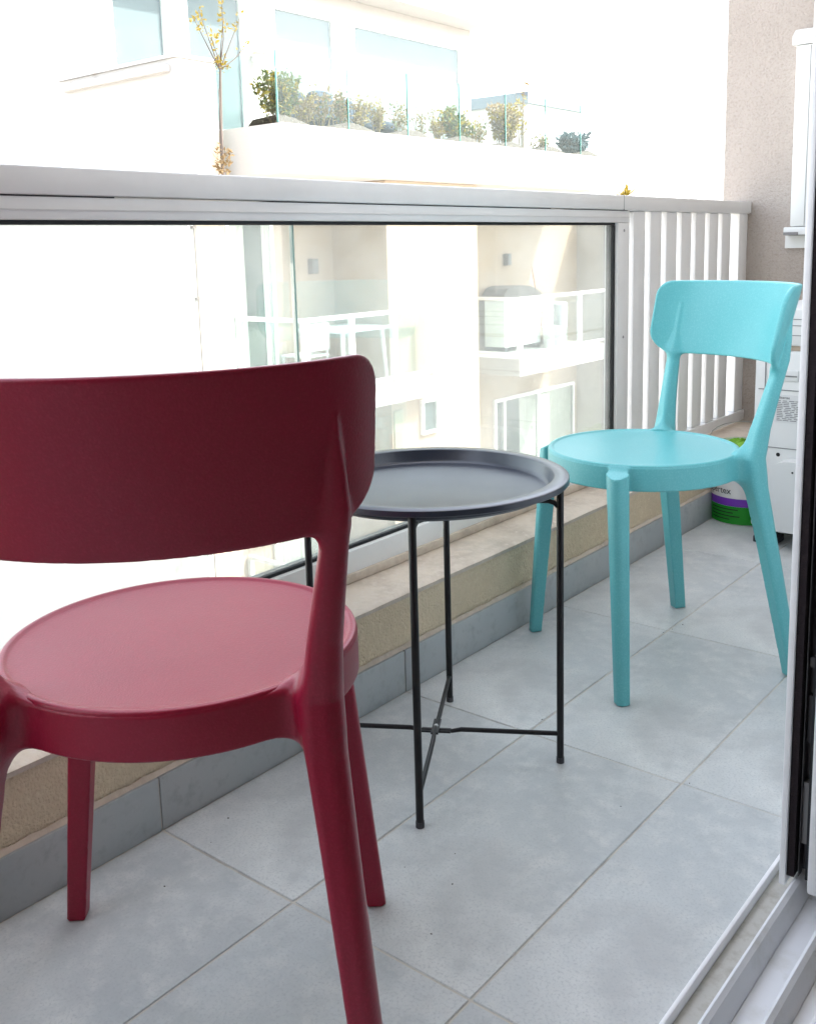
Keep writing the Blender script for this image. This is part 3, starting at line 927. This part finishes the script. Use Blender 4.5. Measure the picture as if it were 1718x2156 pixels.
    me.materials.append(MT['red'])
    out.append(('seat', me))
    return out

CH = make_chair_meshes()
def chair(loc, fwd, m, label):
    rz = math.atan2(fwd[1], fwd[0]) - math.pi / 2
    e = empty('chair', (*loc, .0005), label, 'chair', rz=rz)
    for nm, me in CH:
        o = bpy.data.objects.new(nm, me)
        COL.objects.link(o)
        o.parent = e
        o.material_slots[0].link = 'OBJECT'
        o.material_slots[0].material = MT[m]
    return e
chair((.3676, .926), (-.652, .758), 'red', 'burgundy plastic chair with round seat seen from behind in the foreground')
chair((.328, 2.223), (-.216, -.329), 'turq', 'turquoise plastic chair with round seat beyond the black table')

# ================================================================== TRAY TABLE
TC = (.2213, 1.5726); TR = .2186; TA = -1.0334; ZT = .517
tb = empty('tray_table', (*TC, 0), 'round black metal tray table on four thin legs between the chairs', 'table')
RT = .234
prof = [(0.0001, ZT - .0235), (.196, ZT - .0235), (.2005, ZT - .0220), (.2035, ZT - .0180), (.2075, ZT - .0020), (.2085, ZT), (.2105, ZT + .0008), (RT - .002, ZT + .0004), (RT, ZT - .001),
        (RT + .0005, ZT - .009), (RT - .001, ZT - .0105), (RT - .003, ZT - .010), (RT - .0035, ZT - .003), (.2115, ZT - .0025), (.2095, ZT - .006), (.2050, ZT - .0215), (.2, ZT - .0255), (0.0001, ZT - .0258)]
MB().lathe(prof, (0, 0), 144).build('tray', 'tray', tb, 35)
LR = .0062
for k in range(4):
    a = TA + k * math.pi / 2
    c_, s_ = math.cos(a), math.sin(a)
    x, y = TR * c_, TR * s_
    lg = MB().tube([(x, y, .0), (x, y, .003), (x, y, ZT - .0135), (x, y, ZT - .0115)], [LR * .9, LR, LR, LR * .8], 16).build('leg', 'black', tb, 40)
    MB().tube([(x, y, .0), (x, y, .010)], LR + .0008, 16).build('foot_cap', 'rubber', lg, 40)
# top frames: two bent rods joining opposite legs just under the tray, with curved corners
for k in range(2):
    a = TA + k * math.pi / 2
    c_, s_ = math.cos(a), math.sin(a)
    zb = ZT - .0335 - k * .010
    pts = [(-TR, ZT - .060), (-TR + .003, zb - .010), (-TR + .010, zb - .003), (-TR + .020, zb), (TR - .020, zb), (TR - .010, zb - .003), (TR - .003, zb - .010), (TR, ZT - .060)]
    MB().tube([(r * c_, r * s_, z) for r, z in pts], .0042, 12).build('top_stretcher', 'black', tb, 50)
    zl = .054
    dz = .0035 if k == 0 else -.0035
    pts = [(-TR + LR * .5, zl), (-.045, zl), (-.028, zl + dz), (.028, zl + dz), (.045, zl), (TR - LR * .5, zl)]
    bar = MB().tube([(r * c_, r * s_, z) for r, z in pts], [.0042, .0042, .0036, .0036, .0042, .0042], 12)
    b_ = bar.build('cross_stretcher', 'black', tb, 50)
    # flattened middle where the two rods are riveted
    n_ = (-s_, c_)
    vs = []
    for r in (-.026, .026):
        for t in (-.0065, .0065):
            for z in (zl + dz - .0018, zl + dz + .0018):
                vs.append((r * c_ + t * n_[0], r * s_ + t * n_[1], z))
    MB().add(vs, [(0, 1, 3, 2), (4, 6, 7, 5), (0, 4, 5, 1), (2, 3, 7, 6), (0, 2, 6, 4), (1, 5, 7, 3)]).build('flat_plate', 'black', b_)
MB().lathe([(.0001, .062), (.003, .0615), (.0045, .0595), (.0045, .046), (.0001, .046)], (0, 0), 16).build('rivet', 'wire', tb, 40)

# ================================================================== PAINT BUCKET
BC = (.098, 3.375); BR = .105
bk = empty('paint_bucket', (*BC, 0), 'white paint bucket with purple and green label standing by the air conditioner', 'bucket')
hz = .235
def brad(z): return BR + .012 * z / hz
MB().lathe([(.0001, .0), (BR - .004, .0), (BR, .004), (brad(hz), hz), (brad(hz) + .004, hz + .002), (brad(hz) + .004, hz + .010), (brad(hz) - .004, hz + .012), (BR - .008, .01), (.0001, .01)], (0, 0), 64).build('pail', 'pail_white', bk, 40)
MB().lathe([(brad(.004) + .0006, .004), (brad(.062) + .0006, .062)], (0, 0), 64).build('green_band', 'pail_green', bk, 40)
MB().lathe([(brad(.0625) + .0006, .0625), (brad(.088) + .0006, .088)], (0, 0), 64).build('purple_band', 'pail_purple', bk, 40)

def text_mesh(txt, size):
    cu = bpy.data.curves.new('t', 'FONT')
    cu.body = txt; cu.size = size; cu.align_x = 'LEFT'
    ob = bpy.data.objects.new('t', cu)
    COL.objects.link(ob)
    dg = bpy.context.evaluated_depsgraph_get()
    me = bpy.data.meshes.new_from_object(ob.evaluated_get(dg))
    v = [tuple(p.co) for p in me.vertices]; f = [tuple(p.vertices) for p in me.polygons]
    bpy.data.objects.remove(ob); bpy.data.curves.remove(cu)
    return v, f

def wrap_text(txt, size, ang0, z0, material, parent, off=.0012):
    v, f = text_mesh(txt, size)
    out = []
    for (x, y, _) in v:
        r = brad(z0 + y) + off
        a = ang0 + x / r
        out.append((r * math.cos(a), r * math.sin(a), z0 + y))
    return MB().add(out, f).build('lettering', material, parent)
va = math.atan2(.2825 - BC[1], 1.2426 - BC[0])      # towards the doorway
wrap_text('Propertex', .030, va - 1.52, .102, 'ink', bk)
for k, ln in enumerate((.95, .8, 1.0, .7)):
    z = .050 - k * .011
    MB().lathe([(brad(z) + .0012, z), (brad(z) + .0012, z + .0035)], (0, 0), 24, va - 1.15, va - 1.15 + ln).build('print_line', 'ink', bk)
# wire handle standing up, lime cloth and dark pad inside
a = va + 1.57
pts = [(brad(hz) * math.cos(a) * math.cos(t), brad(hz) * math.sin(a) * math.cos(t), hz + .085 * math.sin(t) ** .6 if 0 < t < math.pi else hz) for t in np.linspace(0, math.pi, 15)]
pts = [(p[0] * 1.02, p[1] * 1.02, p[2]) for p in pts]
MB().tube(pts, .0011, 6).build('handle', 'wire', bk, 60)
cl = MB()
rs = np.random.RandomState(5)
nn = 26
vs = [(.0, .0, hz + .026)]
for i in range(1, 6):
    for j in range(nn):
        t = 2 * math.pi * j / nn
        r = .021 * i
        vs.append((r * math.cos(t), r * math.sin(t), hz + .026 - .0050 * i + rs.randn() * .007))
fs = [(0, 1 + j, 1 + (j + 1) % nn) for j in range(nn)]
for i in range(4):
    for j in range(nn):
        fs.append((1 + i * nn + j, 1 + i * nn + (j + 1) % nn, 1 + (i + 1) * nn + (j + 1) % nn, 1 + (i + 1) * nn + j))
cl.add(vs, fs)
rag_ = cl.build('cleaning_cloth', 'lime')
rag_.location = (*BC, 0)
tag(rag_, 'crumpled lime green cloth lying in the top of the paint bucket', 'cloth')

# wooden batten leaning between bucket and unit
mb = MB().box(-.010, .010, -.006, .006, 0, .20, bev=.001)
st = mb.build('wood_batten', 'wood', None, 40)
st.location = (.190, 3.262, .055); st.rotation_euler = (.05, .03, .6)
tag(st, 'short raw wood batten hanging beside the paint bucket', 'batten')

# ================================================================== AIR-CONDITIONER OUTDOOR UNIT
ac = empty('air_conditioner', (.38, 3.5, 0), 'white air conditioner outdoor unit with rating label at the end of the balcony', 'air conditioner')
AX0, AX1, AY0, AY1 = .198, .50, 3.15, 3.88
def A_(o): return P_(o)
A_(MB().box(AX0, AX1, AY0, AY1, .048, .578, bev=.006).build('casing', 'ac', ac, 40))
A_(MB().box(AX0 + .03, AX1 - .004, AY0 + .004, AY1 - .004, .5785, .592).build('top_gap', 'ac_gap', ac))
A_(MB().box(AX0 - .006, AX1 + .006, AY0 - .006, AY1 + .006, .5925, .700, bev=.006).build('top_cover', 'ac', ac, 40))
for z in (.622, .650, .668):
    A_(MB().box(AX0 - .004, AX1 + .004, AY0 - .0075, AY0 - .0055, z, z + .0022).build('cover_groove', 'ink_grey', ac))
# side access panel details
A_(MB().box(AX0 + .012, AX1 - .012, AY0 - .002, AY0 + .002, .462, .4645).build('panel_seam', 'ink_grey', ac))
A_(MB().box(AX0 + .012, AX1 - .012, AY0 - .002, AY0 + .002, .291, .2932).build('panel_seam', 'ink_grey', ac))
A_(MB().box(AX0 + .030, AX0 + .0325, AY0 - .002, AY0 + .002, .06, .56).build('panel_seam', 'ink_grey', ac))
hd = A_(MB().box(.268, .325, AY0 - .004, AY0 + .002, .490, .522, bev=.002).build('handle', 'ac', ac, 40))
sub(MB().box(.272, .321, AY0 - .0052, AY0 - .0038, .503, .507).build('handle_slot', 'ink_grey'), hd)
vc = MB()
pts = [(AX0 + .062, .055)]
for t in np.linspace(math.pi, math.pi / 2, 12):
    pts.append((AX0 + .122 + .060 * math.cos(t), .205 + .060 * math.sin(t)))
pts += [(AX1 - .03, .265), (AX1 - .03, .055)]
vc.prism(pts, 1, AY0 - .055, AY0 - .0005)
A_(vc.build('valve_cover', 'ac', ac, 35))
for (x, z, r) in ((.336, .462, .006), (.274, .272, .006), (.236, .205, .0045), (.335, .235, .003)):
    yv = AY0 - .0555 if (x > .3 and z < .3) else AY0 - .001
    A_(MB().lathe([(.0001, .002), (r * .7, .0018), (r, 0)], (0, 0), 12).build('screw', 'ink', ac, 40))
    o = COL.objects[-1]
    o.matrix_parent_inverse = Matrix.Identity(4)
    o.location = Vector((x, yv, z)) - Vector(ac.location)
    o.rotation_euler = (R_(90), 0, 0)
lb = A_(MB().box(.262, .334, AY0 - .0012, AY0 - .0002, .368, .450).build('rating_label', 'paper', ac))
v, f = text_mesh('Hisense', .0115)
sub(MB().add([(.266 + x, AY0 - .0018, .438 + y) for x, y, _ in v], f).build('lettering', 'ink'), lb)
rnd = random.Random(3)
for k in range(12):
    z = .431 - k * .0052
    x0 = .266
    while x0 < .328:
        ln = rnd.uniform(.008, .02)
        x1 = min(x0 + ln, .330)
        sub(MB().box(x0, x1, AY0 - .0017, AY0 - .0013, z, z + .0022).build('print_line', 'ink_grey'), lb)
        x0 = x1 + rnd.uniform(.002, .008)
for (x, y) in ((AX0 + .05, AY0 + .02), (AX1 - .05, AY0 + .02), (AX0 + .05, AY1 - .06), (AX1 - .05, AY1 - .06)):
    ft_ = A_(MB().box(x - .035, x + .035, y - .035, y + .035, .0, .020, bev=.003).build('foot', 'rubber', ac, 40))
    sub(MB().prism([(x - .022, .0205), (x + .022, .0205), (x + .014, .0475), (x - .014, .0475)], 1, y - .02, y + .02).build('foot_block', 'rubber'), ft_)

# ================================================================== TRUNKING ON THE END WALL
tk_ = empty('cable_trunking', (.06, YE, 1.2), 'white vertical plastic trunking on the beige end wall above the air conditioner', 'trunking')
P_(MB().box(.038, .110, YE - .055, YE - .001, .935, 1.545, bev=.006).build('duct', 'trunk', tk_, 40))
P_(MB().prism([(YE - .060, 1.546), (YE - .001, 1.546), (YE - .001, 1.60), (YE - .030, 1.60), (YE - .060, 1.575)], 0, .026, .114).build('end_cap', 'trunk', tk_))
P_(MB().box(.0875, .0890, YE - .0565, YE - .0545, .94, 1.54).build('lid_seam', 'ink_grey', tk_))
P_(MB().box(.018, .115, YE - .060, YE - .001, .906, .9335, bev=.004).build('lower_coupling', 'trunk', tk_, 40))
P_(MB().box(.020, .070, YE - .064, YE - .0595, .906, .916).build('coupling_slot', 'ink_grey', tk_))
P_(MB().box(.010, .116, YE - .012, YE - .001, .86, .904).build('wall_plate', 'trunk', tk_))

# ================================================================== SLIDING DOOR AND SILL
sl = empty('door_sill', (.9, .8, 0), 'white aluminium sliding door sill with two raised tracks at the lower right', 'door sill')
YS0, YS1 = -1.6, 3.2
P_(MB().box(.8135, .8195, YS0, YS1, -.02, .016, bev=.0015).build('outer_lip', 'white_frame', sl, 40))
P_(MB().box(.8198, .8525, YS0, YS1, -.02, .0015).build('outer_channel', 'channel', sl))
tr1 = MB().prism([(.8528, -.02), (.8528, .018), (.8555, .030), (.8600, .0335), (.8655, .030), (.8680, .020), (.874, .006), (.8742, -.02)], 1, YS0, YS1)
P_(tr1.build('track', 'sill_white', sl, 25))
P_(MB().box(.8745, .9095, YS0, YS1, -.02, .004).build('inner_channel', 'sill_white', sl))
tr2 = MB().prism([(.9098, -.02), (.9098, .018), (.9125, .030), (.9170, .0335), (.9225, .030), (.9250, .020), (.931, .006), (.9312, -.02)], 1, YS0, YS1)
P_(tr2.build('track', 'sill_white', sl, 25))
P_(MB().prism([(.9315, -.02), (.9315, .005), (.948, .005), (.956, .012), (.972, .014), (.982, .006), (.984, -.02)], 1, YS0, YS1).build('inner_ledge', 'white_frame', sl, 25))

dr = empty('sliding_door', (.86, 1.9, .02), 'open sliding door leaf with white stile and dark seal groove at the right edge', 'door')
DY = 1.545
P_(MB().box(.8310, .8400, DY, 2.55, .021, 2.28, bev=.002).build('outer_stile', 'white_frame', dr, 40))
P_(MB().box(.8752, .8900, DY - .022, 2.55, .0365, 2.28, bev=.003).build('inner_stile', 'white_frame', dr, 40))
P_(MB().box(.8403, .8750, DY + .026, 2.54, .040, 2.275).build('groove', 'dark_metal', dr))
P_(MB().box(.8402, .8500, DY + .004, DY + .0255, .036, 2.27).build('brush_seal', 'brush', dr))
P_(MB().box(.8655, .8750, DY + .002, DY + .0255, .040, 2.27).build('brush_seal', 'gasket', dr))
P_(MB().box(.8534, .8548, DY + .010, DY + .0255, .036, 2.27).build('seal_fin', 'dark_metal', dr))
P_(MB().box(.8550, .8650, DY + .016, DY + .0255, .23, .30, bev=.003).build('latch_keeper', 'rubber', dr, 40))
P_(MB().box(.8552, .8652, DY + .014, DY + .0255, .085, .175).build('corner_block', 'ink_grey', dr))
P_(MB().box(.8560, .8640, DY + .013, DY + .0255, .34, .355, bev=.002).build('latch_keeper', 'dark_metal', dr, 40))

dr.location.x += .0075

# ================================================================== CRUMBS ON THE FLOOR
rnd = random.Random(11)
spots = [(.31, 2.36), (.318, 2.40), (.302, 2.33), (.42, 1.36), (.46, 1.30), (.38, 1.29), (.10, 1.16), (.13, 1.05), (.07, 1.22), (.30, 1.80), (.56, 1.62), (.50, 1.2), (.15, .72), (.29, .60), (.62, 1.75)]
me0 = None
for i, (x, y) in enumerate(spots):
    if me0 is None:
        mb = MB()
        mb.add([(0, 0, 1.2), (1, 0, .3), (0, .7, .3), (-1.2, 0, .25), (0, -.8, .35), (.5, .3, 0), (-.5, .4, 0), (-.4, -.5, 0), (.5, -.4, 0)],
               [(0, 1, 2), (0, 2, 3), (0, 3, 4), (0, 4, 1), (1, 5, 2), (2, 6, 3), (3, 7, 4), (4, 8, 1)])
        o = mb.build('crumb', 'crumb'); me0 = o.data
    else:
        o = bpy.data.objects.new('crumb', me0); COL.objects.link(o)
    s_ = rnd.uniform(.0010, .0022)
    o.scale = (s_, s_, s_ * .6); o.rotation_euler = (0, 0, rnd.uniform(0, 6))
    o.location = (x, y, .0006)
    tag(o, 'tiny dark crumb of dirt on the grey floor tiles', 'crumb', 'dirt crumbs on the floor tiles')
